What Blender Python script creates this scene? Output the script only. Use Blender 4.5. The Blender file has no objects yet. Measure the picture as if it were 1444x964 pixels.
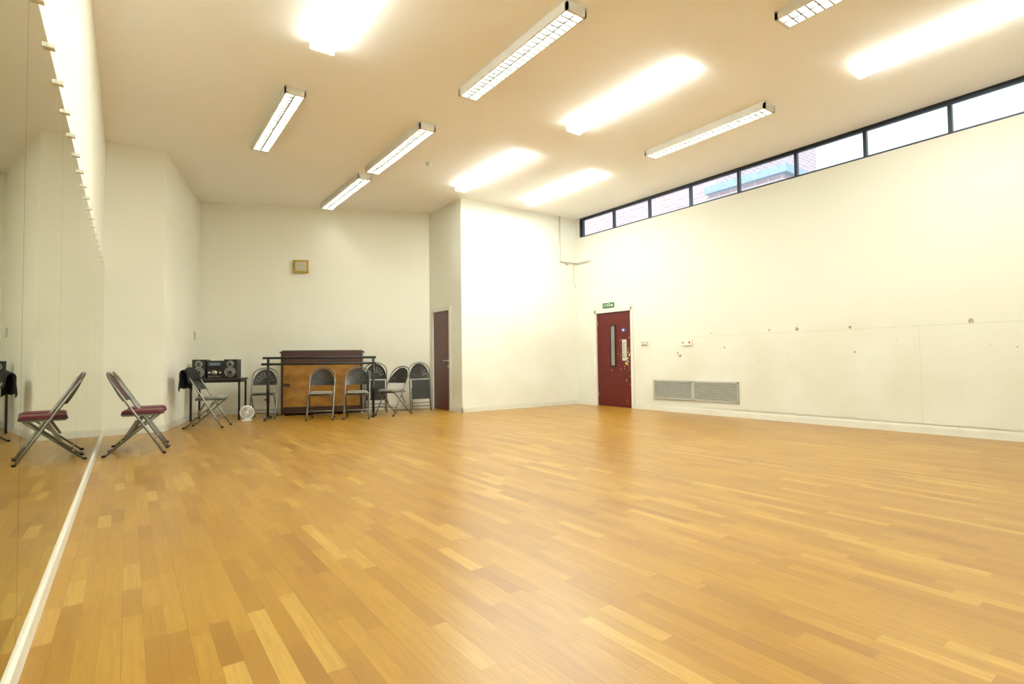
import bpy, bmesh, math, random
from mathutils import Vector, Matrix
random.seed(7)
scn=bpy.context.scene
# ---------------------------------------------------------------- room constants
H=4.247; XL=-0.297; XN=5.326; XR=8.406; YF=9.08; YA=10.46; ZW=3.804; ZM=2.354; YB=-3.0
F_=(XL,9.6); E_=(0.44,9.6); D_=(1.15,12.21); A_=(XN,YA); B_=(XN,YF); C_=(XR,YF)

# ---------------------------------------------------------------- material helpers
def newmat(name):
    m=bpy.data.materials.new(name); m.use_nodes=True
    nt=m.node_tree; b=nt.nodes['Principled BSDF']
    return m,nt,b
def N(nt,t,**kw):
    n=nt.nodes.new(t)
    for k,v in kw.items(): setattr(n,k,v)
    return n
def L(nt,a,b): nt.links.new(a,b)
def math_(nt,op,a,b=None,c=None):
    n=nt.nodes.new('ShaderNodeMath'); n.operation=op
    for i,v in enumerate((a,b,c)):
        if v is None: continue
        if isinstance(v,(int,float)): n.inputs[i].default_value=v
        else: L(nt,v,n.inputs[i])
    return n.outputs[0]
def mix(nt,fac,a,b):
    n=nt.nodes.new('ShaderNodeMix'); n.data_type='RGBA'
    for s,v in ((0,fac),(6,a),(7,b)):
        if isinstance(v,(int,float)): n.inputs[s].default_value=v
        elif isinstance(v,tuple): n.inputs[s].default_value=(v[0],v[1],v[2],1)
        else: L(nt,v,n.inputs[s])
    return n.outputs[2]
def ramp(nt,fac,stops,interp='LINEAR'):
    n=nt.nodes.new('ShaderNodeValToRGB'); cr=n.color_ramp; cr.interpolation=interp
    while len(cr.elements)<len(stops): cr.elements.new(.5)
    for e,(p,c) in zip(cr.elements,stops):
        e.position=p; e.color=(c[0],c[1],c[2],1) if isinstance(c,tuple) else (c,c,c,1)
    L(nt,fac,n.inputs[0]); return n.outputs[0]
def plain(name,col,rough=.5,metal=0.,var=.06,scale=12,spec=.5,coat=0):
    m,nt,b=newmat(name)
    tc=N(nt,'ShaderNodeTexCoord'); ns=N(nt,'ShaderNodeTexNoise'); ns.inputs['Scale'].default_value=scale; ns.inputs['Detail'].default_value=4
    L(nt,tc.outputs['Object'],ns.inputs['Vector'])
    c2=tuple(max(0,x*(1-var*3)) for x in col); c1=tuple(min(1,x*(1+var)) for x in col)
    L(nt,ramp(nt,ns.outputs[0],[(.35,c2),(.6,c1)]),b.inputs['Base Color'])
    b.inputs['Roughness'].default_value=rough; b.inputs['Metallic'].default_value=metal
    b.inputs['Specular IOR Level'].default_value=spec; b.inputs['Coat Weight'].default_value=coat
    return m
def emis(name,col,st):
    m,nt,b=newmat(name); b.inputs['Base Color'].default_value=(.9,.9,.88,1)
    b.inputs['Emission Color'].default_value=(*col,1); b.inputs['Emission Strength'].default_value=st
    return m

def wallmat(name,base,scuff):
    m,nt,b=newmat(name)
    g=N(nt,'ShaderNodeNewGeometry'); sp=N(nt,'ShaderNodeSeparateXYZ'); L(nt,g.outputs['Position'],sp.inputs[0])
    n1=N(nt,'ShaderNodeTexNoise'); n1.inputs['Scale'].default_value=1.1; n1.inputs['Detail'].default_value=5; L(nt,g.outputs['Position'],n1.inputs['Vector'])
    mp=N(nt,'ShaderNodeMapping'); mp.inputs['Scale'].default_value=(1,1,2.2); L(nt,g.outputs['Position'],mp.inputs['Vector'])
    n2=N(nt,'ShaderNodeTexNoise'); n2.inputs['Scale'].default_value=9; n2.inputs['Detail'].default_value=7; n2.inputs['Roughness'].default_value=.7; L(nt,mp.outputs[0],n2.inputs['Vector'])
    n3=N(nt,'ShaderNodeTexNoise'); n3.inputs['Scale'].default_value=14; n3.inputs['Detail'].default_value=2; L(nt,mp.outputs[0],n3.inputs['Vector'])
    low=ramp(nt,math_(nt,'DIVIDE',sp.outputs[2],4.2),[(0,.8),(.2,.75),(.34,.55),(.46,0.)])
    grime=math_(nt,'MULTIPLY',ramp(nt,n1.outputs[0],[(.35,0.),(.7,1.)]),low)
    c=mix(nt,math_(nt,'MULTIPLY',grime,.65),base,tuple(x*y for x,y in zip(base,(.80,.75,.62))))
    sc=math_(nt,'MULTIPLY',ramp(nt,n2.outputs[0],[(.66,0.),(.74,1.)]),low)
    c=mix(nt,math_(nt,'MULTIPLY',sc,.45*scuff),c,(.38,.32,.24))
    ch=math_(nt,'MULTIPLY',ramp(nt,n3.outputs[0],[(.745,0.),(.77,1.)]),low)
    c=mix(nt,math_(nt,'MULTIPLY',ch,.5*scuff),c,(.4,.27,.18))
    L(nt,c,b.inputs['Base Color']); b.inputs['Roughness'].default_value=.6; b.inputs['Specular IOR Level'].default_value=.2
    return m
M={}
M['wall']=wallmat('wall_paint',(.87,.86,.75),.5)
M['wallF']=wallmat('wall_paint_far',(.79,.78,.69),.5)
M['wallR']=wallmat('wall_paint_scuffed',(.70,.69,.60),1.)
M['ceil']=plain('ceiling_paint',(.94,.915,.87),.8,var=.006,scale=.7,spec=.2)
M['trim']=plain('trim_paint',(.68,.66,.56),.4,var=.015,scale=5)
M['seam']=plain('board_seam_filler',(.52,.49,.40),.7,var=.02)
M['scuff']=plain('scuffed_plaster',(.38,.27,.19),.8,var=.2,scale=40)
M['door1']=plain('door_paint_burgundy',(.068,.0025,.0035),.3,var=.05,scale=3)
def door2():
    m,nt,b=newmat('door_paint_chipped')
    tc=N(nt,'ShaderNodeTexCoord'); mp=N(nt,'ShaderNodeMapping'); mp.inputs['Scale'].default_value=(1,1.6,.9); L(nt,tc.outputs['Object'],mp.inputs['Vector'])
    n=N(nt,'ShaderNodeTexNoise'); n.inputs['Scale'].default_value=6; n.inputs['Detail'].default_value=8; n.inputs['Roughness'].default_value=.75; L(nt,mp.outputs[0],n.inputs['Vector'])
    sp=N(nt,'ShaderNodeSeparateXYZ'); L(nt,tc.outputs['Object'],sp.inputs[0])
    e=ramp(nt,math_(nt,'DIVIDE',math_(nt,'SUBTRACT',sp.outputs[1],7.47),1.05),[(0,1.),(.22,.8),(.5,.25),(1,.25)])
    z=ramp(nt,math_(nt,'DIVIDE',sp.outputs[2],2.05),[(.1,.2),(.35,.9),(.6,1.),(.9,.1)])
    t=math_(nt,'ADD',n.outputs[0],math_(nt,'MULTIPLY',math_(nt,'MULTIPLY',e,z),.15))
    f=ramp(nt,t,[(.69,0.),(.71,1.)])
    L(nt,mix(nt,f,(.082,.003,.003),(.7,.6,.5)),b.inputs['Base Color']); b.inputs['Roughness'].default_value=.4; b.inputs['Specular IOR Level'].default_value=.3
    return m
M['door2']=door2()
M['navy']=plain('window_frame_dark',(.008,.014,.028),.4)
m,nt,b=newmat('mirror_silver'); b.inputs['Metallic'].default_value=1; b.inputs['Roughness'].default_value=.012
g=N(nt,'ShaderNodeTexNoise'); g.inputs['Scale'].default_value=2
L(nt,ramp(nt,g.outputs[0],[(.3,(.46,.48,.31)),(.7,(.50,.52,.35))]),b.inputs['Base Color']); M['mirror']=m
m,nt,b=newmat('window_glass')
tr=N(nt,'ShaderNodeBsdfTransparent'); gl=N(nt,'ShaderNodeBsdfGlossy'); gl.inputs['Roughness'].default_value=.02; mx=N(nt,'ShaderNodeMixShader'); mx.inputs[0].default_value=.05
tr.inputs[0].default_value=(.93,.97,1,1)
L(nt,tr.outputs[0],mx.inputs[1]); L(nt,gl.outputs[0],mx.inputs[2]); L(nt,mx.outputs[0],nt.nodes['Material Output'].inputs[0]); M['glass']=m
M['black']=plain('black_plastic',(.004,.004,.005),.35)
M['blackm']=plain('black_metal',(.004,.004,.005),.4,metal=.3)
M['grey']=plain('grey_tube_metal',(.19,.185,.155),.32,metal=.75)
M['red']=plain('burgundy_vinyl',(.12,.005,.018),.55,var=.1,scale=30)
M['redd']=plain('burgundy_vinyl_dark',(.055,.004,.008),.5,var=.1,scale=30)
M['cream']=plain('cream_pad',(.27,.26,.21),.5)
M['white']=plain('white_plastic',(.78,.77,.70),.35,var=.01)
M['fixture']=plain('fixture_white_metal',(.72,.71,.66),.35,var=.01)
M['alu']=plain('louvre_aluminium',(.27,.27,.25),.35,metal=.4,var=.01)
LC=(.95,1.,.90)
M['lamp']=emis('lamp_diffuser_lit',LC,24)
M['cap']=emis('lamp_end_cap_glow',LC,.8)
M['side']=emis('lamp_diffuser_side',LC,6.5)
M['tube']=emis('lamp_tube_glow',LC,18)
M['gold']=plain('gold_frame',(.46,.30,.015),.35,metal=.1)
M['clockface']=plain('clock_face',(.55,.52,.39),.5,var=.01)
M['green']=plain('exit_sign_green',(.008,.13,.03),.4)
M['blue']=plain('sign_blue',(.02,.08,.35),.4)
M['yellow']=plain('sign_yellow',(.6,.45,.04),.4)
M['redp']=plain('red_plastic',(.55,.04,.02),.4)
M['silver']=plain('brushed_steel',(.5,.48,.43),.28,metal=1)
M['vent']=plain('vent_paint',(.43,.42,.36),.45,var=.02)
M['ventdark']=plain('vent_shadow',(.16,.16,.135),.7)
M['coat']=plain('black_fabric',(.004,.004,.005),.9,var=.2,scale=25)
M['glassdark']=plain('door_vision_glass',(.19,.21,.175),.08,var=.05)
M['cone']=plain('speaker_cone',(.14,.15,.14),.5)
M['display']=emis('stereo_display',(.5,.75,1),.03); M['display'].node_tree.nodes['Principled BSDF'].inputs['Base Color'].default_value=(.05,.06,.07,1)
def wood(name,c1,c2,axis_scale,rough=.4):
    m,nt,b=newmat(name); tc=N(nt,'ShaderNodeTexCoord'); mp=N(nt,'ShaderNodeMapping'); mp.inputs['Scale'].default_value=axis_scale
    L(nt,tc.outputs['Object'],mp.inputs['Vector'])
    n=N(nt,'ShaderNodeTexNoise'); n.inputs['Scale'].default_value=4; n.inputs['Detail'].default_value=7; n.inputs['Distortion'].default_value=.6; L(nt,mp.outputs[0],n.inputs['Vector'])
    L(nt,ramp(nt,n.outputs[0],[(.3,c1),(.7,c2)]),b.inputs['Base Color']); b.inputs['Roughness'].default_value=rough; return m
M['pianopanel']=wood('piano_back_panel_wood',(.18,.065,.006),(.40,.17,.024),(1,1,1.6))
M['pianodark']=wood('piano_case_dark_wood',(.018,.0045,.003),(.034,.009,.005),(1,1,8),.3)
M['pianomid']=wood('piano_lid_wood',(.030,.0095,.0075),(.052,.018,.014),(1,1,8),.5)
M['tabletop']=wood('table_wood',(.016,.010,.008),(.032,.019,.014),(6,1,1))

def floor_mat():
    m,nt,b=newmat('parquet_strip_floor')
    g=N(nt,'ShaderNodeNewGeometry'); sp=N(nt,'ShaderNodeSeparateXYZ'); L(nt,g.outputs['Position'],sp.inputs[0])
    W=.068; LEN=.46
    xr=math_(nt,'DIVIDE',math_(nt,'ADD',sp.outputs[0],20.),W); row=math_(nt,'FLOOR',xr); fx=math_(nt,'FRACT',xr)
    wn=N(nt,'ShaderNodeTexWhiteNoise',noise_dimensions='1D'); L(nt,row,wn.inputs['W'])
    ys=math_(nt,'ADD',math_(nt,'DIVIDE',math_(nt,'ADD',sp.outputs[1],20.),LEN),math_(nt,'MULTIPLY',wn.outputs[0],7.3))
    ys=math_(nt,'ADD',ys,math_(nt,'MULTIPLY',math_(nt,'SINE',math_(nt,'MULTIPLY',ys,2.1)),.28))
    col=math_(nt,'FLOOR',ys); fy=math_(nt,'FRACT',ys)
    cv=N(nt,'ShaderNodeCombineXYZ'); L(nt,row,cv.inputs[0]); L(nt,col,cv.inputs[1])
    w2=N(nt,'ShaderNodeTexWhiteNoise',noise_dimensions='3D'); L(nt,cv.outputs[0],w2.inputs['Vector'])
    basec=ramp(nt,w2.outputs[0],[(0,(.245,.100,.0075)),(.12,(.295,.131,.0105)),(.5,(.335,.158,.0135)),(.86,(.370,.182,.019)),(.98,(.45,.25,.040))])
    ofs=N(nt,'ShaderNodeVectorMath',operation='SCALE'); L(nt,w2.outputs[1],ofs.inputs[0]); ofs.inputs['Scale'].default_value=9
    ad=N(nt,'ShaderNodeVectorMath',operation='ADD'); L(nt,g.outputs['Position'],ad.inputs[0]); L(nt,ofs.outputs[0],ad.inputs[1])
    mp=N(nt,'ShaderNodeMapping'); mp.inputs['Scale'].default_value=(38,2.6,1); L(nt,ad.outputs[0],mp.inputs['Vector'])
    gr=N(nt,'ShaderNodeTexNoise'); gr.inputs['Scale'].default_value=1.6; gr.inputs['Detail'].default_value=5; gr.inputs['Distortion'].default_value=.9; L(nt,mp.outputs[0],gr.inputs['Vector'])
    c=mix(nt,math_(nt,'MULTIPLY',ramp(nt,gr.outputs[0],[(.38,1.),(.62,0.)]),.30),basec,(.19,.070,.004))
    big=N(nt,'ShaderNodeTexNoise'); big.inputs['Scale'].default_value=.55; big.inputs['Detail'].default_value=3; L(nt,g.outputs['Position'],big.inputs['Vector'])
    c=mix(nt,math_(nt,'MULTIPLY',ramp(nt,big.outputs[0],[(.38,0.),(.7,1.)]),.18),c,(.46,.27,.05))
    ex=math_(nt,'MINIMUM',fx,math_(nt,'SUBTRACT',1.,fx)); ey=math_(nt,'MULTIPLY',math_(nt,'MINIMUM',fy,math_(nt,'SUBTRACT',1.,fy)),LEN/W)
    e=math_(nt,'MINIMUM',ex,ey); seam=ramp(nt,e,[(0.,1.),(.022,0.)])
    x3=math_(nt,'FRACT',math_(nt,'DIVIDE',xr,3.)); s3=ramp(nt,math_(nt,'MINIMUM',x3,math_(nt,'SUBTRACT',1.,x3)),[(0.,1.),(.010,0.)])
    c=mix(nt,math_(nt,'MULTIPLY',seam,.38),c,(.08,.03,.004)); c=mix(nt,math_(nt,'MULTIPLY',s3,.3),c,(.065,.024,.004))
    L(nt,c,b.inputs['Base Color'])
    L(nt,ramp(nt,big.outputs[0],[(.3,.29),(.7,.34)]),b.inputs['Roughness'])
    b.inputs['Specular IOR Level'].default_value=.34
    return m
M['floor']=floor_mat()
def brickmat():
    m,nt,b=newmat('exterior_brick'); g=N(nt,'ShaderNodeNewGeometry'); sp=N(nt,'ShaderNodeSeparateXYZ'); L(nt,g.outputs['Position'],sp.inputs[0])
    cv=N(nt,'ShaderNodeCombineXYZ'); L(nt,math_(nt,'ADD',sp.outputs[1],sp.outputs[0]),cv.inputs[0]); L(nt,sp.outputs[2],cv.inputs[1])
    br=N(nt,'ShaderNodeTexBrick'); br.inputs['Scale'].default_value=1; br.inputs['Brick Width'].default_value=.45; br.inputs['Row Height'].default_value=.15; br.inputs['Mortar Size'].default_value=.02
    br.inputs['Color1'].default_value=(.64,.42,.43,1); br.inputs['Color2'].default_value=(.72,.52,.54,1); br.inputs['Mortar'].default_value=(.8,.73,.76,1)
    L(nt,cv.outputs[0],br.inputs['Vector']); L(nt,br.outputs[0],b.inputs['Base Color']); b.inputs['Roughness'].default_value=.9; return m
M['brick']=brickmat()
M['roofblue']=plain('exterior_roof_cladding',(.40,.55,.70),.6)
M['ground']=plain('exterior_ground',(.3,.3,.28),.9)

# ---------------------------------------------------------------- mesh builder
class MB:
    def __init__(s,name): s.name=name; s.bm=bmesh.new(); s.mats=[]
    def mi(s,m):
        if m not in s.mats: s.mats.append(m)
        return s.mats.index(m)
    def box(s,c,size,m,rot=None,bev=0):
        b=bmesh.new(); bmesh.ops.create_cube(b,size=1)
        bmesh.ops.scale(b,vec=size,verts=b.verts)
        if bev: bmesh.ops.bevel(b,geom=b.edges[:]+b.verts[:],offset=bev,segments=2,affect='EDGES',profile=.7)
        mt=Matrix.Translation(c)
        if rot: mt=mt@(rot if isinstance(rot,Matrix) else Matrix.Rotation(rot,4,'Z'))
        bmesh.ops.transform(b,matrix=mt,verts=b.verts); s._add(b,m)
    def _add(s,b,m,smooth=False):
        i=s.mi(m); vm={}
        for v in b.verts: vm[v]=s.bm.verts.new(v.co)
        for f in b.faces:
            try:
                nf=s.bm.faces.new([vm[v] for v in f.verts]); nf.material_index=i; nf.smooth=smooth
            except ValueError: pass
        b.free()
    def box2(s,a,b,m,bev=0):
        s.box([(x+y)/2 for x,y in zip(a,b)],[abs(y-x) for x,y in zip(a,b)],m,bev=bev)
    def poly(s,pts,ext,m):
        b=bmesh.new(); ext=Vector(ext); n=len(pts)
        a=[b.verts.new(Vector(p)) for p in pts]; c=[b.verts.new(Vector(p)+ext) for p in pts]
        b.faces.new(a); b.faces.new(c[::-1])
        for i in range(n): b.faces.new([a[i],a[(i+1)%n],c[(i+1)%n],c[i]])
        bmesh.ops.recalc_face_normals(b,faces=b.faces); s._add(b,m)
    def tube(s,pts,r,m,seg=10,closed=False):
        pts=[Vector(p) for p in pts]; n=len(pts); b=bmesh.new(); rings=[]
        up=None
        for i,p in enumerate(pts):
            if closed: t=(pts[(i+1)%n]-pts[i-1]).normalized()
            else: t=((pts[min(i+1,n-1)]-pts[i]).normalized()+(pts[i]-pts[max(i-1,0)]).normalized()).normalized()
            if up is None:
                up=Vector((0,0,1)) if abs(t.z)<.9 else Vector((1,0,0))
            u=(up-t*up.dot(t)).normalized(); w=t.cross(u); up=u
            rings.append([b.verts.new(p+(u*math.cos(2*math.pi*k/seg)+w*math.sin(2*math.pi*k/seg))*r) for k in range(seg)])
        R=range(n if closed else n-1)
        for i in R:
            a=rings[i]; c=rings[(i+1)%n]
            for k in range(seg): b.faces.new([a[k],a[(k+1)%seg],c[(k+1)%seg],c[k]])
        if not closed: b.faces.new(rings[0][::-1]); b.faces.new(rings[-1])
        bmesh.ops.recalc_face_normals(b,faces=b.faces); s._add(b,m,True)
    def cyl(s,p0,p1,r,m,seg=24): s.tube([p0,p1],r,m,seg)
    def done(s,loc=(0,0,0),rotz=0,parent=None):
        me=bpy.data.meshes.new(s.name)
        s.bm.to_mesh(me); s.bm.free()
        for m in s.mats: me.materials.append(M[m])
        o=bpy.data.objects.new(s.name,me); scn.collection.objects.link(o)
        o.location=loc; o.rotation_euler=(0,0,rotz)
        if parent: o.parent=parent
        return o

# ---------------------------------------------------------------- room shell
T=.16
b=MB('floor'); b.box2((XL-.2,YB-.2,-.12),(XR+.2,12.6,0),'floor'); b.done()
b=MB('ceiling'); b.box2((XL-.2,YB-.2,H),(XR+.17,12.6,H+.15),'ceil'); b.done()
b=MB('wall_left'); b.box2((XL-T,YB-T,0),(XL,9.6+T,H),'wall'); b.done()
b=MB('wall_front_left'); b.box2((XL-T,9.6,0),(E_[0]-.02,9.6+T,H),'wall')
b.poly([(E_[0]-.02,9.6,0),(E_[0],9.6,0),(E_[0]+.0435,9.6+T,0),(E_[0]-.02,9.6+T,0)],(0,0,H),'wall'); b.done()
def wallseg(name,p0,p1,e0,e1,z0=0,z1=H,mat='wall'):
    p0=Vector((*p0,0)); p1=Vector((*p1,0)); d=(p1-p0).normalized(); n=Vector((-d.y,d.x,0))
    a=p0-d*e0; c=p1+d*e1
    b=MB(name); b.poly([a+Vector((0,0,z0)),c+Vector((0,0,z0)),c+n*T+Vector((0,0,z0)),a+n*T+Vector((0,0,z0))],(0,0,z1-z0),mat); b.done()
wallseg('wall_alcove_left',E_,D_,0,T)
wallseg('wall_back',D_,A_,0,T)
D1a,D1b,D1h=9.56,10.33,2.09
b=MB('wall_alcove_right')
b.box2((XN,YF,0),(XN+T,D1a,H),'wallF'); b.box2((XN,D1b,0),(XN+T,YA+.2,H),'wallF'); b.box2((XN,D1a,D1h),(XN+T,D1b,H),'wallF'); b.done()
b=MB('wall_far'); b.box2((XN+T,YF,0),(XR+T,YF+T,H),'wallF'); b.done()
D2a,D2b,D2h=7.44,8.52,2.06
b=MB('wall_right')
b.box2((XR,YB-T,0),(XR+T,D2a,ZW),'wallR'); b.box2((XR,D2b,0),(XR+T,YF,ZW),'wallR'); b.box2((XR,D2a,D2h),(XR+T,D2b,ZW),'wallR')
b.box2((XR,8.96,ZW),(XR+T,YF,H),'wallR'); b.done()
b=MB('wall_near'); b.box2((XL,YB-T,0),(XR,YB,H),'wall'); b.done()
b=MB('trim_wall_lining')
ys=[5.95,2.54,-.1,-2.9]
for i in range(len(ys)-1): b.box2((XR-.009,ys[i+1]+.002,.13),(XR+.002,ys[i]-.002,1.40),'wallR')
b.box2((XR-.0075,-2.9,.13),(XR+.001,5.95,1.398),'seam')
b.box2((XR-.010,-2.9,1.398),(XR-.001,5.95,1.403),'seam')
b.done()
b=MB('wall_scuff_marks')
for y,z,s,w in [(5.35,1.19,.05,.6),(4.55,1.455,.05,.5),(4.11,1.44,.06,.8),(3.31,1.07,.035,1.),(3.36,1.43,.045,.8),(2.01,1.43,.05,.9),(6.33,1.12,.03,1.),(6.28,1.06,.04,1.5),(5.6,1.45,.02,1.),(2.8,1.23,.015,1.5),(4.75,.95,.015,1.),(1.6,1.1,.02,1.2)]:
    n=9; pts=[]
    for k in range(n):
        a=2*math.pi*k/n; r=s*(.35+.65*random.random())*.7
        pts.append((XR-.0125,y+r*w*math.cos(a),z+r*math.sin(a)))
    b.poly(pts,(.013,0,0),'scuff')
b.done()

# windows (clerestory)
x0=XR+.03; x1=XR+.09
b=MB('window_1')
b.box2((x0,YB,ZW),(x1,8.96,ZW+.035),'navy'); b.box2((x0,YB,H-.045),(x1,8.96,H),'navy')
b.box2((XR-.004,YB,H-.012),(x1,8.96,H-.001),'navy')
for i in range(-1,12):
    y=7.931-.9644*i; b.box2((x0,y-.022,ZW+.03),(x1,y+.022,H-.04),'navy')
b.box2((x0-.03,8.93,ZW+.03),(x1,8.96,H-.04),'navy')
b.box2((XR+.058,YB,ZW+.03),(XR+.062,8.95,H-.04),'glass')
b.done()

# baseboards
def base(name,p0,p1,h=.10,t=.018,a=0,c=0):
    p0=Vector((*p0,0)); p1=Vector((*p1,0)); d=(p1-p0).normalized(); n=Vector((d.y,-d.x,0))
    p0=p0-d*a; p1=p1+d*c; b=MB(name)
    b.poly([p0,p1,p1+n*t,p0+n*t],(0,0,h-.012),'trim'); b.poly([p0+Vector((0,0,h-.012)),p1+Vector((0,0,h-.012)),p1+n*t*.45+Vector((0,0,h-.012)),p0+n*t*.45+Vector((0,0,h-.012))],(0,0,.012),'trim'); b.done()
base('baseboard_left',(XL,YB),(XL,9.6),.085,.024)
base('baseboard_front_left',(XL+.024,9.6),(E_[0],9.6),c=.01)
base('baseboard_alcove_left',E_,D_)
base('baseboard_back',D_,A_)
base('baseboard_alcove_right',(XN,D1a-.06),(XN,YF),c=.018)
base('baseboard_far',(XN,YF),(XR,YF),a=.018)
base('baseboard_right',(XR,D2a-.05),(XR,YB))
base('baseboard_right_corner',(XR,YF),(XR,D2b+.05))

# mirrors
PW=1.2; y=9.57; i=0
root=bpy.data.objects.new('wall_mirror',None); scn.collection.objects.link(root)
while y>YB+.3:
    b=MB('mirror_panel_%d'%i); b.box2((XL+.002,y-PW+.003,.095),(XL+.012,y-.001,ZM),'mirror',bev=0); b.done(parent=root); y-=PW; i+=1
b=MB('mirror_clips')
y=9.4
while y>YB+.4:
    b.box((XL+.016,y,ZM-.002),(.034,.034,.020),'white',bev=.004); y-=.36
b.done(parent=root)

# ---------------------------------------------------------------- ceiling lights
def diffuser(x,ya,yb):
    b=MB('ceiling_light'); y0=(ya+yb)/2; hl=(yb-ya)/2
    b.box2((-.06,-hl+.03,-.03),(.06,hl-.03,0),'fixture')
    pts=[(-.115,-hl+.02,-.028),(.115,-hl+.02,-.028),(.098,-hl+.02,-.085),(-.098,-hl+.02,-.085)]
    b.poly(pts,(0,2*hl-.04,0),'side')
    b.box2((-.098,-hl+.02,-.0875),(.098,hl-.02,-.0855),'lamp')
    for s in(-1,1):
        b.box((0,s*(hl-.01),-.058),(.235,.02,.07),'cap',bev=.004)
    b.done((x,y0,H))
def louvre(x,ya,yb):
    b=MB('louvre_ceiling_light'); y0=(ya+yb)/2; hl=(yb-ya)/2
    b.box2((-.12,-hl,-.022),(.12,hl,0),'fixture')
    for s in(-1,1):
        b.box2((s*.12,-hl,-.09),(s*.100,hl,-.02),'fixture')
        b.box2((-.12,s*hl,-.09),(.12,s*(hl-.03),-.02),'fixture')
    b.box2((-.008,-hl+.03,-.089),(.008,hl-.03,-.045),'alu')
    n=24
    for k in range(1,n):
        yy=-hl+.03+(2*hl-.06)*k/n
        b.box2((-.102,yy-.007,-.089),(.102,yy+.007,-.045),'alu')
    for s in(-1,1): b.cyl((s*.054,-hl+.05,-.034),(s*.054,hl-.05,-.034),.010,'tube',6)
    b.box2((-.10,-hl+.03,-.026),(.10,hl-.03,-.022),'fixture')
    b.done((x,y0,H))
r1,r2,r3,r4=1.563,3.282,4.993,6.608
for x,a,c in [(r1,3.485,5.418),(r3,3.485,5.418),(r4,.55,2.504),(r3,6.461,8.508),(r4,6.461,8.508),(r1,.5,2.45),(r1,-2.4,-.45)]: diffuser(x,a,c)  # last two are out of view, carrying on the grid, lit for added fill
for x,a,c in [(r2,3.485,5.418),(r3,.55,2.504),(r4,3.485,5.418),(r1,6.461,8.508),(r2,6.461,8.508),(r2,8.833,11.03),(r2,.5,2.45)]: louvre(x,a,c)  # last louvre is unseen, set in the same grid as extra fill

b=MB('smoke_detector'); b.tube([(0,0,0),(0,0,-.02),(0,0,-.021)],.055,'white',24); b.tube([(0,0,-.02),(0,0,-.045)],.038,'white',24); b.done((3.95,7.75,H))

# ---------------------------------------------------------------- doors
b=MB('door_1')
b.box2((XN+.02,D1a+.03,.01),(XN+.065,D1b-.03,D1h-.03),'door1')
b.box2((XN+.07,D1a-.02,0),(XN+.15,D1b+.02,D1h+.02),'blackm')  # unseen panel added behind the slab to block leaking light
b.cyl((XN+.02,D1a+.10,1.02),(XN-.035,D1a+.10,1.02),.009,'silver'); b.cyl((XN-.03,D1a+.095,1.02),(XN-.03,D1a+.23,1.02),.009,'silver')
b.cyl((XN+.02,D1a+.10,1.02),(XN+.012,D1a+.10,1.02),.026,'silver'); b.cyl((XN+.02,D1a+.10,.9),(XN+.012,D1a+.10,.9),.024,'silver')
b.done()
b=MB('trim_door_frame_alcove')
for y0,y1 in ((D1a-.045,D1a+.03),(D1b-.03,D1b+.045)): b.box2((XN-.012,y0,0),(XN+.07,y1,D1h+.045),'trim')
b.box2((XN-.012,D1a,D1h-.03),(XN+.07,D1b,D1h+.045),'trim'); b.done()
b=MB('door_2')
b.box2((XR+.03,D2a+.035,.008),(XR+.075,D2b-.05,D2h-.04),'door2')
b.box2((XR+.08,D2a-.02,0),(XR+.15,D2b+.02,D2h+.02),'blackm')  # added backing, hidden by the slab, stops light leaking round the door
b.box2((XR+.022,7.93,.86),(XR+.034,8.07,1.74),'door2'); b.box2((XR+.018,7.955,.885),(XR+.026,8.045,1.715),'glassdark')
for zz in(.86,1.74): b.box2((XR+.016,7.93,zz-.012),(XR+.034,8.07,zz+.012),'blackm')
for yy in(7.935,8.065): b.box2((XR+.016,yy-.008,.86),(XR+.034,yy+.008,1.74),'blackm')
b.box2((XR+.022,7.62,.98),(XR+.032,7.74,1.42),'seam')
b.tube([(XR+.03,7.67,1.05),(XR-.025,7.67,1.05),(XR-.03,7.67,1.08),(XR-.03,7.67,1.32),(XR-.025,7.67,1.35),(XR+.03,7.67,1.35)],.011,'silver')
b.cyl((XR+.03,7.70,1.62),(XR+.024,7.70,1.62),.05,'blue'); b.box2((XR+.02,7.68,1.605),(XR+.026,7.72,1.635),'white')
b.box2((XR+.022,7.60,.90),(XR+.03,7.66,.95),'yellow')
for zz in(.25,1.8): b.box2((XR+.02,D2b-.07,zz-.05),(XR+.035,D2b-.045,zz+.05),'silver')
b.done()
b=MB('trim_door_frame_exit')
for y0,y1 in ((D2a-.04,D2a+.035),(D2b-.05,D2b+.05)): b.box2((XR-.014,y0,0),(XR+.08,y1,D2h+.04),'trim')
b.box2((XR-.014,D2a,D2h-.04),(XR+.08,D2b,D2h+.04),'trim'); b.done()

b=MB('exit_sign'); x=XR-.02
b.box2((XR-.02,7.92,2.12),(XR-.001,8.25,2.23),'green',bev=.003)
b.box2((x-.002,7.95,2.16),(x,8.01,2.175),'white'); b.poly([(x-.002,7.975,2.20),(x-.002,7.935,2.1675),(x-.002,7.975,2.135)],(.002,0,0),'white')
b.box2((x-.002,8.03,2.14),(x,8.075,2.21),'white'); b.box2((x-.003,8.04,2.14),(x-.001,8.065,2.20),'green')
for k in range(4):
    yy=8.225-k*.036; b.box2((x-.002,yy-.018,2.145),(x,yy-.012,2.205),'white')
    b.box2((x-.002,yy-.026,2.20),(x,yy-.012,2.207),'white'); b.box2((x-.002,yy-.026,2.143),(x,yy-.012,2.15),'white')
b.done()

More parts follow.
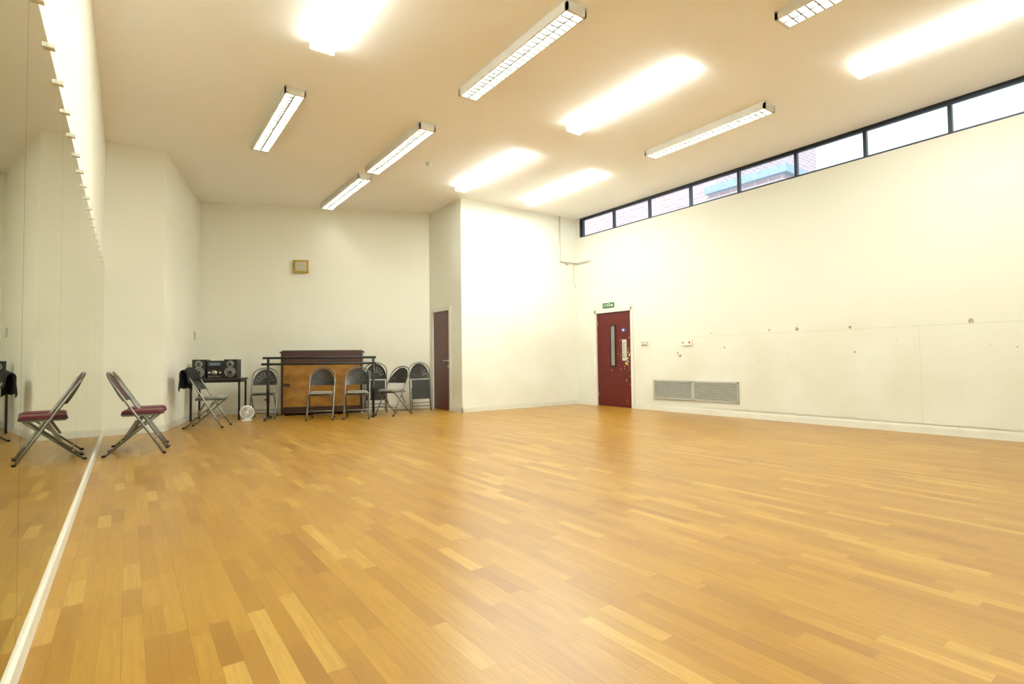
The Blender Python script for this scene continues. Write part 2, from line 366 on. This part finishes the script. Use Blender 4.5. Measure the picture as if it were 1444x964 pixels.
b=MB('wall_vent_grille')
ya,yb,za,zb=5.10,6.90,.24,.60
b.box2((XR-.012,ya,za),(XR-.001,yb,zb),'ventdark')
for y0,y1 in((ya,ya+.03),(yb-.03,yb),(5.97,6.03)): b.box2((XR-.03,y0,za),(XR-.001,y1,zb),'vent',)
for z0,z1 in((za,za+.03),(zb-.03,zb)): b.box2((XR-.03,ya,z0),(XR-.001,yb,z1),'vent')
R_=Matrix.Rotation(math.radians(-35),4,'Y')
for k in range(13):
    z=za+.045+k*.0225
    b.box((XR-.019,(ya+yb)/2,z),(.018,yb-ya-.05,.003),'vent',rot=R_)
b.done()
b=MB('light_switch_panel'); b.box2((XR-.02,7.04,1.285),(XR-.001,7.20,1.36),'seam',bev=.004)
for k in range(2): b.box2((XR-.026,7.07+k*.07,1.305),(XR-.018,7.10+k*.07,1.34),'white',bev=.003)
b.done()
b=MB('fire_alarm_call_point'); b.box2((XR-.03,6.0,1.25),(XR-.001,6.24,1.36),'white',bev=.004)
b.box2((XR-.036,6.03,1.285),(XR-.028,6.065,1.32),'redp',bev=.003); b.box2((XR-.036,6.17,1.285),(XR-.028,6.205,1.32),'redp',bev=.003); b.done()
b=MB('wall_socket')
d=(Vector(D_)-Vector(E_)).normalized(); ang=math.atan2(d.y,d.x)
b.box((0,-.008,0),(.09,.014,.15),'seam',bev=.004); b.box((0,-.017,.03),(.03,.006,.02),'white'); b.box((0,-.017,-.03),(.03,.006,.02),'white')
b.done((E_[0]+d.x*2.2,E_[1]+d.y*2.2,1.55),rotz=ang)
b=MB('heating_pipe'); r=.016
b.tube([(7.88,YF-.03,H),(7.88,YF-.03,3.26),(7.885,YF-.03,3.235),(7.905,YF-.03,3.225),(8.34,YF-.03,3.225),(8.365,YF-.035,3.225),(8.376,YF-.06,3.225),(8.376,8.62,3.225)],r,'seam')
b.tube([(8.10,YF-.03,3.225),(8.10,YF-.03,3.16)],.02,'seam')
for p in((7.88,4.0),(7.88,3.5)): b.box((p[0],YF-.015,p[1]),(.05,.03,.02),'white')
b.box((8.376+.01,8.63,3.225),(.03,.04,.05),'white')
b.tube([(8.30,YF-.02,3.225),(8.30,YF-.012,3.1),(8.30,YF-.012,2.75),(8.31,YF-.012,2.70),(8.335,YF-.02,2.675),(8.36,YF-.02,2.70),(8.355,YF-.02,2.74),(8.33,YF-.015,2.75)],.006,'seam',6)
b.done()

bd=(Vector(A_)-Vector(D_)).normalized(); bang=math.atan2(bd.y,bd.x)
b=MB('wall_clock')
b.box((0,-.02,0),(.30,.035,.27),'gold',bev=.01); b.box((0,-.04,0),(.21,.01,.18),'clockface')
for k in range(12):
    a=k*math.pi/6; b.box((.080*math.sin(a),-.047,.070*math.cos(a)),(.005,.003,.014),'black',rot=Matrix.Rotation(a,4,'Y'))
b.box((.02,-.049,.018),(.006,.003,.055),'black',rot=Matrix.Rotation(.85,4,'Y')); b.box((-.025,-.049,.012),(.004,.003,.07),'black',rot=Matrix.Rotation(-1.1,4,'Y'))
b.cyl((0,-.045,0),(0,-.053,0),.006,'black',12)
b.done((2.89,11.46,3.0),rotz=bang)

# ---------------------------------------------------------------- folding chairs
def arc_path(w,yz,h,br,n=8):
    pts=[(-w,yz(0),0)]
    for z in(.2*h,.45*h,h-br*1.6): pts.append((-w,yz(z),z))
    for k in range(n+1):
        a=math.pi-math.pi*k/n
        pts.append((w*math.cos(a) ,yz(h-br+br*math.sin(a)),h-br+br*math.sin(a)))
    for z in(h-br*1.6,.45*h,.2*h): pts.append((w,yz(z),z))
    pts.append((w,yz(0),0)); return pts
def fan_back(b,yz,zc,a,bb,off,mat,th=.012,curve=.05):
    def P(u,z): return Vector((u,yz(z)+off-curve*(1-(u/a)**2)*max(0,1-((z-zc)/bb)**2*.9),z))
    ex=(0,th,0)
    n=20
    def strip(s0,s1,t0,t1,m=3):
        for q in range(m):
            r0=s0+(s1-s0)*q/m; r1_=s0+(s1-s0)*(q+1)/m
            b.poly([P(r*a*math.cos(t),zc+r*bb*math.sin(t)) for r,t in((r0,t0),(r1_,t0),(r1_,t1),(r0,t1))],ex,mat)
    for k in range(n): strip(.78,1.,math.pi*k/n,math.pi*(k+1)/n,1)
    ns=9
    for k in range(ns): strip(.28,.82,math.pi*(k+.05)/ns,math.pi*(k+.95)/ns)
    for k in range(10): strip(.02,.36,math.pi*k/10,math.pi*(k+1)/10,1)
    for k in range(8):
        u0=-a+2*a*k/8; u1=u0+2*a/8
        b.poly([P(u0,zc-.035),P(u1,zc-.035),P(u1,zc+.012),P(u0,zc+.012)],ex,mat)
def folding_chair(loc,face,frame='grey',seat='black',pad=None,name='folding_chair',backpad=None,h=.92):
    b=MB(name); w=.215; yf,yt=.29,-.27
    yz=lambda z: yf+(yt-yf)*z/h
    b.tube(arc_path(w,yz,h,.15),.0125,frame)
    w2=.19
    b.tube([(-w2,-.27,0),(-w2,.20,.415),(-w2+.02,.225,.435),(w2-.02,.225,.435),(w2,.20,.415),(w2,-.27,0)],.011,frame)
    b.cyl((-w2,-.19,.07),(w2,-.19,.07),.009,frame,8); b.cyl((-w,yz(.16),.16),(w,yz(.16),.16),.009,frame,8)
    for s in(-1,1):
        b.box((s*.203,-.02,.30),(.006,.03,.20),frame,rot=Matrix.Rotation(math.radians(-30),4,'X'))
        b.box((s*w,yf,.012),(.032,.036,.024),'black',bev=.004); b.box((s*w2,-.27,.012),(.03,.036,.024),'black',bev=.004)
        b.box((s*.195,.06,.442),(.012,.34,.018),frame)
    def rr(hw,y0,y1,z,rad=.05,n=4):
        pts=[]
        for cx,cy,a0 in((hw-rad,y1-rad,0),(-hw+rad,y1-rad,90),(-hw+rad,y0+rad,180),(hw-rad,y0+rad,270)):
            for k in range(n+1):
                a=math.radians(a0+90*k/n); pts.append((cx+rad*math.cos(a),cy+rad*math.sin(a),z))
        return pts
    b.poly(rr(.185,-.13,.27,.445),(0,0,.016),seat)
    if pad:
        b.poly(rr(.18,-.125,.265,.461,.06),(0,0,.022),pad); b.poly(rr(.168,-.11,.25,.483,.06),(0,0,.010),pad)
    fan_back(b,yz,.635,.205,.26,-.006,'black')
    if backpad:
        for k in range(12):
            t0=math.pi*k/12; t1=math.pi*(k+1)/12
            def Q(s,t):
                u=.16*s*math.cos(t); z=.66+.20*s*math.sin(t); return (u,yz(z)+.008-.05*(1-(u/.205)**2)*(1-((z-.635)/.26)**2*.9),z)
            for s0,s1 in((.01,.5),(.5,1.)): b.poly([Q(s0,t0),Q(s1,t0),Q(s1,t1),Q(s0,t1)],(0,.018,0),backpad)
    return b.done((*loc,0),rotz=face-math.pi/2)
def folded_chair(loc,face,lean=.16,frame='grey',h=1.0):
    b=MB('folding_chair'); w=.215
    yz=lambda z: 0.
    b.tube(arc_path(w,yz,h,.16),.0125,frame)
    w2=.188; b.tube([(-w2,.03,.03),(-w2,.03,.45),(-w2+.02,.03,.47),(w2-.02,.03,.47),(w2,.03,.45),(w2,.03,.03)],.011,frame)
    b.cyl((-w2,.03,.1),(w2,.03,.1),.009,frame,8); b.cyl((-w,0,.17),(w,0,.17),.009,frame,8)
    for s in(-1,1): b.box((s*w,0,.012),(.03,.034,.024),'black',bev=.004)
    b.box((0,.055,.44),(.37,.018,.40),'black',bev=.008)
    for k in range(5): b.box((-.12+.06*k,.066,.44),(.02,.006,.32),'black',bev=.002)
    fan_back(b,yz,.70,.205,.28,-.006,'black',curve=.03)
    o=b.done((*loc,0)); o.rotation_euler=(lean,0,face-math.pi/2)
    return o
folding_chair((.085,7.52),-.12,seat='black',pad='red',backpad='redd')
folding_chair((.13,8.02),-.02,seat='black',pad='red',backpad='redd')
cf=math.atan2(-.40,.9)
folding_chair((1.04,9.83),cf,pad='cream')
nrm=math.atan2(-.92,-.386)
folding_chair((2.83,9.80),nrm,pad='cream')
folding_chair((3.40,9.56),nrm,pad='cream')
folding_chair((2.06,10.75),nrm+.1)
folding_chair((4.14,9.62),nrm-.7,pad='cream')
folded_chair((4.88,9.98),math.pi*1.5-.15,lean=.14)
folded_chair((4.05,10.33),nrm,lean=.10)

# jacket draped over chair back
b=bmesh.new(); nu,nv=14,22; vs=[]
for i in range(nu+1):
    row=[]
    for j in range(nv+1):
        u=(i/nu-.5)*.46; s=(j/nv-.5)*2
        L_=.36 if s<0 else .22
        z=.945-max(0,abs(s)-.12)*L_; 
        yy=(.055*math.sin(max(-1,min(1,s/.3))*math.pi/2)) + (s*.04)+ (.13*(.945-z) if s>0 else .10*(.945-z))*1.0
        wv=.022*math.sin(u*42+s*2.)*min(1,abs(s)*1.6)
        u2=u*(1+.18*abs(s)); z-= .05*(abs(u)/.23)**2+ .02*math.sin(u*23+s*5)
        row.append(b.verts.new((u2,-.275+yy+wv,z)))
    vs.append(row)
for i in range(nu):
    for j in range(nv): b.faces.new([vs[i][j],vs[i+1][j],vs[i+1][j+1],vs[i][j+1]]).smooth=True
me=bpy.data.meshes.new('black_jacket'); b.to_mesh(me); b.free(); me.materials.append(M['coat'])
o=bpy.data.objects.new('black_jacket',me); scn.collection.objects.link(o); o.location=(1.04,9.83,0); o.rotation_euler=(0,0,cf-math.pi/2)
sm=o.modifiers.new('s','SOLIDIFY'); sm.thickness=.015; o.modifiers.new('d','SUBSURF').levels=1

# ---------------------------------------------------------------- table with stereo
tc=(1.35,11.0)
b=MB('side_table')
b.box((0,0,.735),(.86,.50,.028),'tabletop',bev=.004)
b.box((0,-.22,.70),(.80,.02,.05),'blackm'); b.box((0,.22,.70),(.80,.02,.05),'blackm')
for sx in(-1,1):
    b.box((sx*.39,0,.70),(.02,.44,.05),'blackm')
    for sy in(-1,1): b.box((sx*.39,sy*.22,.36),(.03,.03,.72),'blackm')
b.done((*tc,0),rotz=bang)
def local(o,x,y):
    return (o[0]+x*math.cos(bang)-y*math.sin(bang),o[1]+x*math.sin(bang)+y*math.cos(bang))
def speaker(x):
    b=MB('loudspeaker'); b.box((0,0,.17),(.225,.24,.34),'black',bev=.008)
    for z,r in((.11,.085),(.255,.055)):
        b.tube([(r*math.cos(a*math.pi/12),-.123,z+r*math.sin(a*math.pi/12)) for a in range(24)],.006,'silver',6,closed=True)
        b.cyl((0,-.119,z),(0,-.124,z),r*.86,'cone'); b.cyl((0,-.122,z),(0,-.132,z),r*.35,'black')
    b.done((*local(tc,x,.02),.749),rotz=bang-.05)
speaker(-.30); speaker(.215)
b=MB('stereo_receiver'); b.box((0,0,.16),(.25,.26,.32),'black',bev=.008)
b.box((0,-.132,.255),(.18,.006,.045),'display'); b.box((0,-.133,.19),(.22,.006,.05),'blackm',bev=.002)
b.cyl((0,-.13,.10),(0,-.155,.10),.042,'silver'); 
for k in(-1,1): b.cyl((k*.09,-.13,.10),(k*.09,-.145,.10),.02,'silver',16)
for k in range(5): b.box((-.08+.04*k,-.134,.035),(.022,.008,.012),'silver')
b.done((*local(tc,-.045,.02),.749),rotz=bang)
b=MB('desk_fan')
b.tube([(0,0,0),(0,0,.02)],.085,'white',24); b.tube([(0,0,.02),(0,0,.05)],.03,'white',16)
cz=.145
for rr_,yy in((.105,-.03),(.105,.03),(.112,0),(.08,-.042),(.055,-.047),(.03,-.05)):
    b.tube([(rr_*math.cos(a*math.pi/14),yy,cz+rr_*math.sin(a*math.pi/14)) for a in range(28)],.005 if rr_<.1 else .010,'white',6,closed=True)
for k in range(16):
    a=k*math.pi/8; b.tube([(.02*math.cos(a),-.05,cz+.02*math.sin(a)),(.08*math.cos(a),-.042,cz+.08*math.sin(a)),(.105*math.cos(a),-.03,cz+.105*math.sin(a)),(.112*math.cos(a),0,cz+.112*math.sin(a))],.003,'white',5)
b.cyl((0,-.055,cz),(0,.07,cz),.026,'white',16)
b.cyl((0,.028,cz),(0,.034,cz),.10,'seam',28)
for k in range(4):
    a=k*math.pi/2+.4
    b.poly([(.02*math.cos(a-.3),-.01,cz+.02*math.sin(a-.3)),(.09*math.cos(a-.35),-.02,cz+.09*math.sin(a-.35)),(.092*math.cos(a+.3),.01,cz+.092*math.sin(a+.3)),(.02*math.cos(a+.5),.01,cz+.02*math.sin(a+.5))],(0,.003,0),'cream')
b.done((1.72,10.44,0),rotz=-.25)

# ---------------------------------------------------------------- upright piano, back toward room
b=MB('upright_piano'); Wp=1.50; Dp=.56; Hp=1.25
hx=Wp/2
b.box2((-hx,-Dp/2+.03,.06),(hx,Dp/2,1.20),'pianodark')
b.box((0,.02,Hp-.035),(Wp+.05,Dp+.03,.03),'pianomid',bev=.006)
b.box((0,.02,Hp-.008),(Wp-.02,Dp-.03,.02),'pianomid',bev=.006)
b.box2((-hx+.02,-Dp/2,1.00),(hx-.02,-Dp/2+.04,1.20),'pianomid')
b.box2((-hx+.03,-Dp/2+.01,.17),(hx-.03,-Dp/2+.035,.99),'pianopanel')
for s in(-1,1): b.box2((s*hx,-Dp/2,.03),(s*(hx-.045),-Dp/2+.06,1.21),'pianodark',bev=.004)
b.box2((-hx,-Dp/2,.05),(hx,-Dp/2+.05,.17),'pianodark',bev=.004)
b.box2((-hx+.05,-Dp/2-.004,.56),(-hx+.17,-Dp/2+.01,.62),'pianodark')
b.box2((-hx+.065,-Dp/2-.007,.575),(-hx+.155,-Dp/2,.605),'pianomid')
b.box2((-hx,Dp/2,.60),(hx,Dp/2+.12,.74),'pianodark',bev=.006)
for s in(-1,1):
    b.box2((s*hx,Dp/2,.03),(s*(hx-.06),Dp/2+.10,.62),'pianodark',bev=.004)
    for yy in(-.2,.2):
        b.cyl((s*(hx-.08)-.015,yy,.035),(s*(hx-.08)+.015,yy,.035),.035,'blackm')
pc=Vector((2.36,10.85))+Vector((bd.x,bd.y))*.76+Vector((-bd.y,bd.x))*.27
b.done((pc.x,pc.y,0),rotz=bang)

# ---------------------------------------------------------------- portable ballet barre
p0=Vector((2.03,10.27)); p1=Vector((3.71,9.58)); mid=(p0+p1)/2; ln=(p1-p0).length; ba=math.atan2((p1-p0).y,(p1-p0).x)
b=MB('portable_ballet_barre')
for z,yy in((1.10,0),(.99,-.09)): 
    b.cyl((-ln/2-.09,yy,z),(ln/2+.05,yy,z),.021,'blackm',14)
    for s in(-1,1): b.tube([(s*ln/2,yy,z),(s*ln/2,0,z)],.014,'blackm')
for s in(-1,1):
    b.cyl((s*ln/2,0,.04),(s*ln/2,0,1.11),.022,'blackm',14)
    b.cyl((s*ln/2,0,.3),(s*ln/2,0,.7),.027,'blackm',14)
    b.tube([(s*ln/2,-.26,.022),(s*ln/2,-.22,.04),(s*ln/2,.22,.04),(s*ln/2,.26,.022)],.022,'blackm')
b.cyl((-ln/2,0,.36),(-ln/2-.06,0,.36),.012,'blackm'); b.done((mid.x,mid.y,0),rotz=ba)

# ---------------------------------------------------------------- outside
b=MB('brick_building'); b.box2((18,11.6,-.05),(26,40,11.5),'brick'); b.box2((17.8,11.4,11.5),(26.2,40.2,11.9),'roofblue'); b.done()
b=MB('neighbouring_annexe'); b.box2((17.0,8.6,-.05),(26,11.35,6.9),'brick'); b.box2((16.8,8.4,6.9),(26.2,11.35,7.15),'roofblue'); b.done()
b=MB('ground_outside'); b.box2((XR+.3,-20,-.2),(60,60,-.05),'ground'); b.done()

# ---------------------------------------------------------------- world & sun
w=bpy.data.worlds.new('overcast_sky'); scn.world=w; w.use_nodes=True; nt=w.node_tree; bg=nt.nodes['Background']
tcn=nt.nodes.new('ShaderNodeTexCoord'); sp=nt.nodes.new('ShaderNodeSeparateXYZ'); nt.links.new(tcn.outputs['Generated'],sp.inputs[0])
c=ramp(nt,sp.outputs[2],[(0,(.86,.95,1.0)),(.6,(.74,.89,1.0))]); nt.links.new(c,bg.inputs[0]); bg.inputs[1].default_value=.72
sl=bpy.data.lights.new('sun','SUN'); sl.energy=.75; sl.angle=.3; sl.color=(1,.95,.9); so=bpy.data.objects.new('sun',sl); scn.collection.objects.link(so)
so.rotation_euler=Vector((.75,.25,-.6)).to_track_quat('-Z','Y').to_euler()

# ---------------------------------------------------------------- camera
f=751.8;yaw=.6243;pit=.03469;roll=-.01146
s,c=math.sin(yaw),math.cos(yaw); cp,sp_=math.cos(pit),math.sin(pit); cr,sr=math.cos(roll),math.sin(roll)
Fv=Vector((s*cp,c*cp,sp_)); Rv=Vector((c,-s,0)); Dv=Vector((s*sp_,c*sp_,-cp))
right=Rv*cr-Dv*sr; up=-(Rv*sr+Dv*cr)
mat=Matrix((right,up,-Fv)).transposed().to_4x4(); mat.translation=Vector((0,0,1.008))
cd=bpy.data.cameras.new('camera'); cd.sensor_width=36; cd.lens=f/1444*36; cd.clip_start=.05; cd.clip_end=300
co=bpy.data.objects.new('camera',cd); scn.collection.objects.link(co); co.matrix_world=mat; scn.camera=co
scn.view_settings.view_transform='Standard'; scn.view_settings.look='None'
scn.view_settings.exposure=1.48; scn.view_settings.gamma=1.15
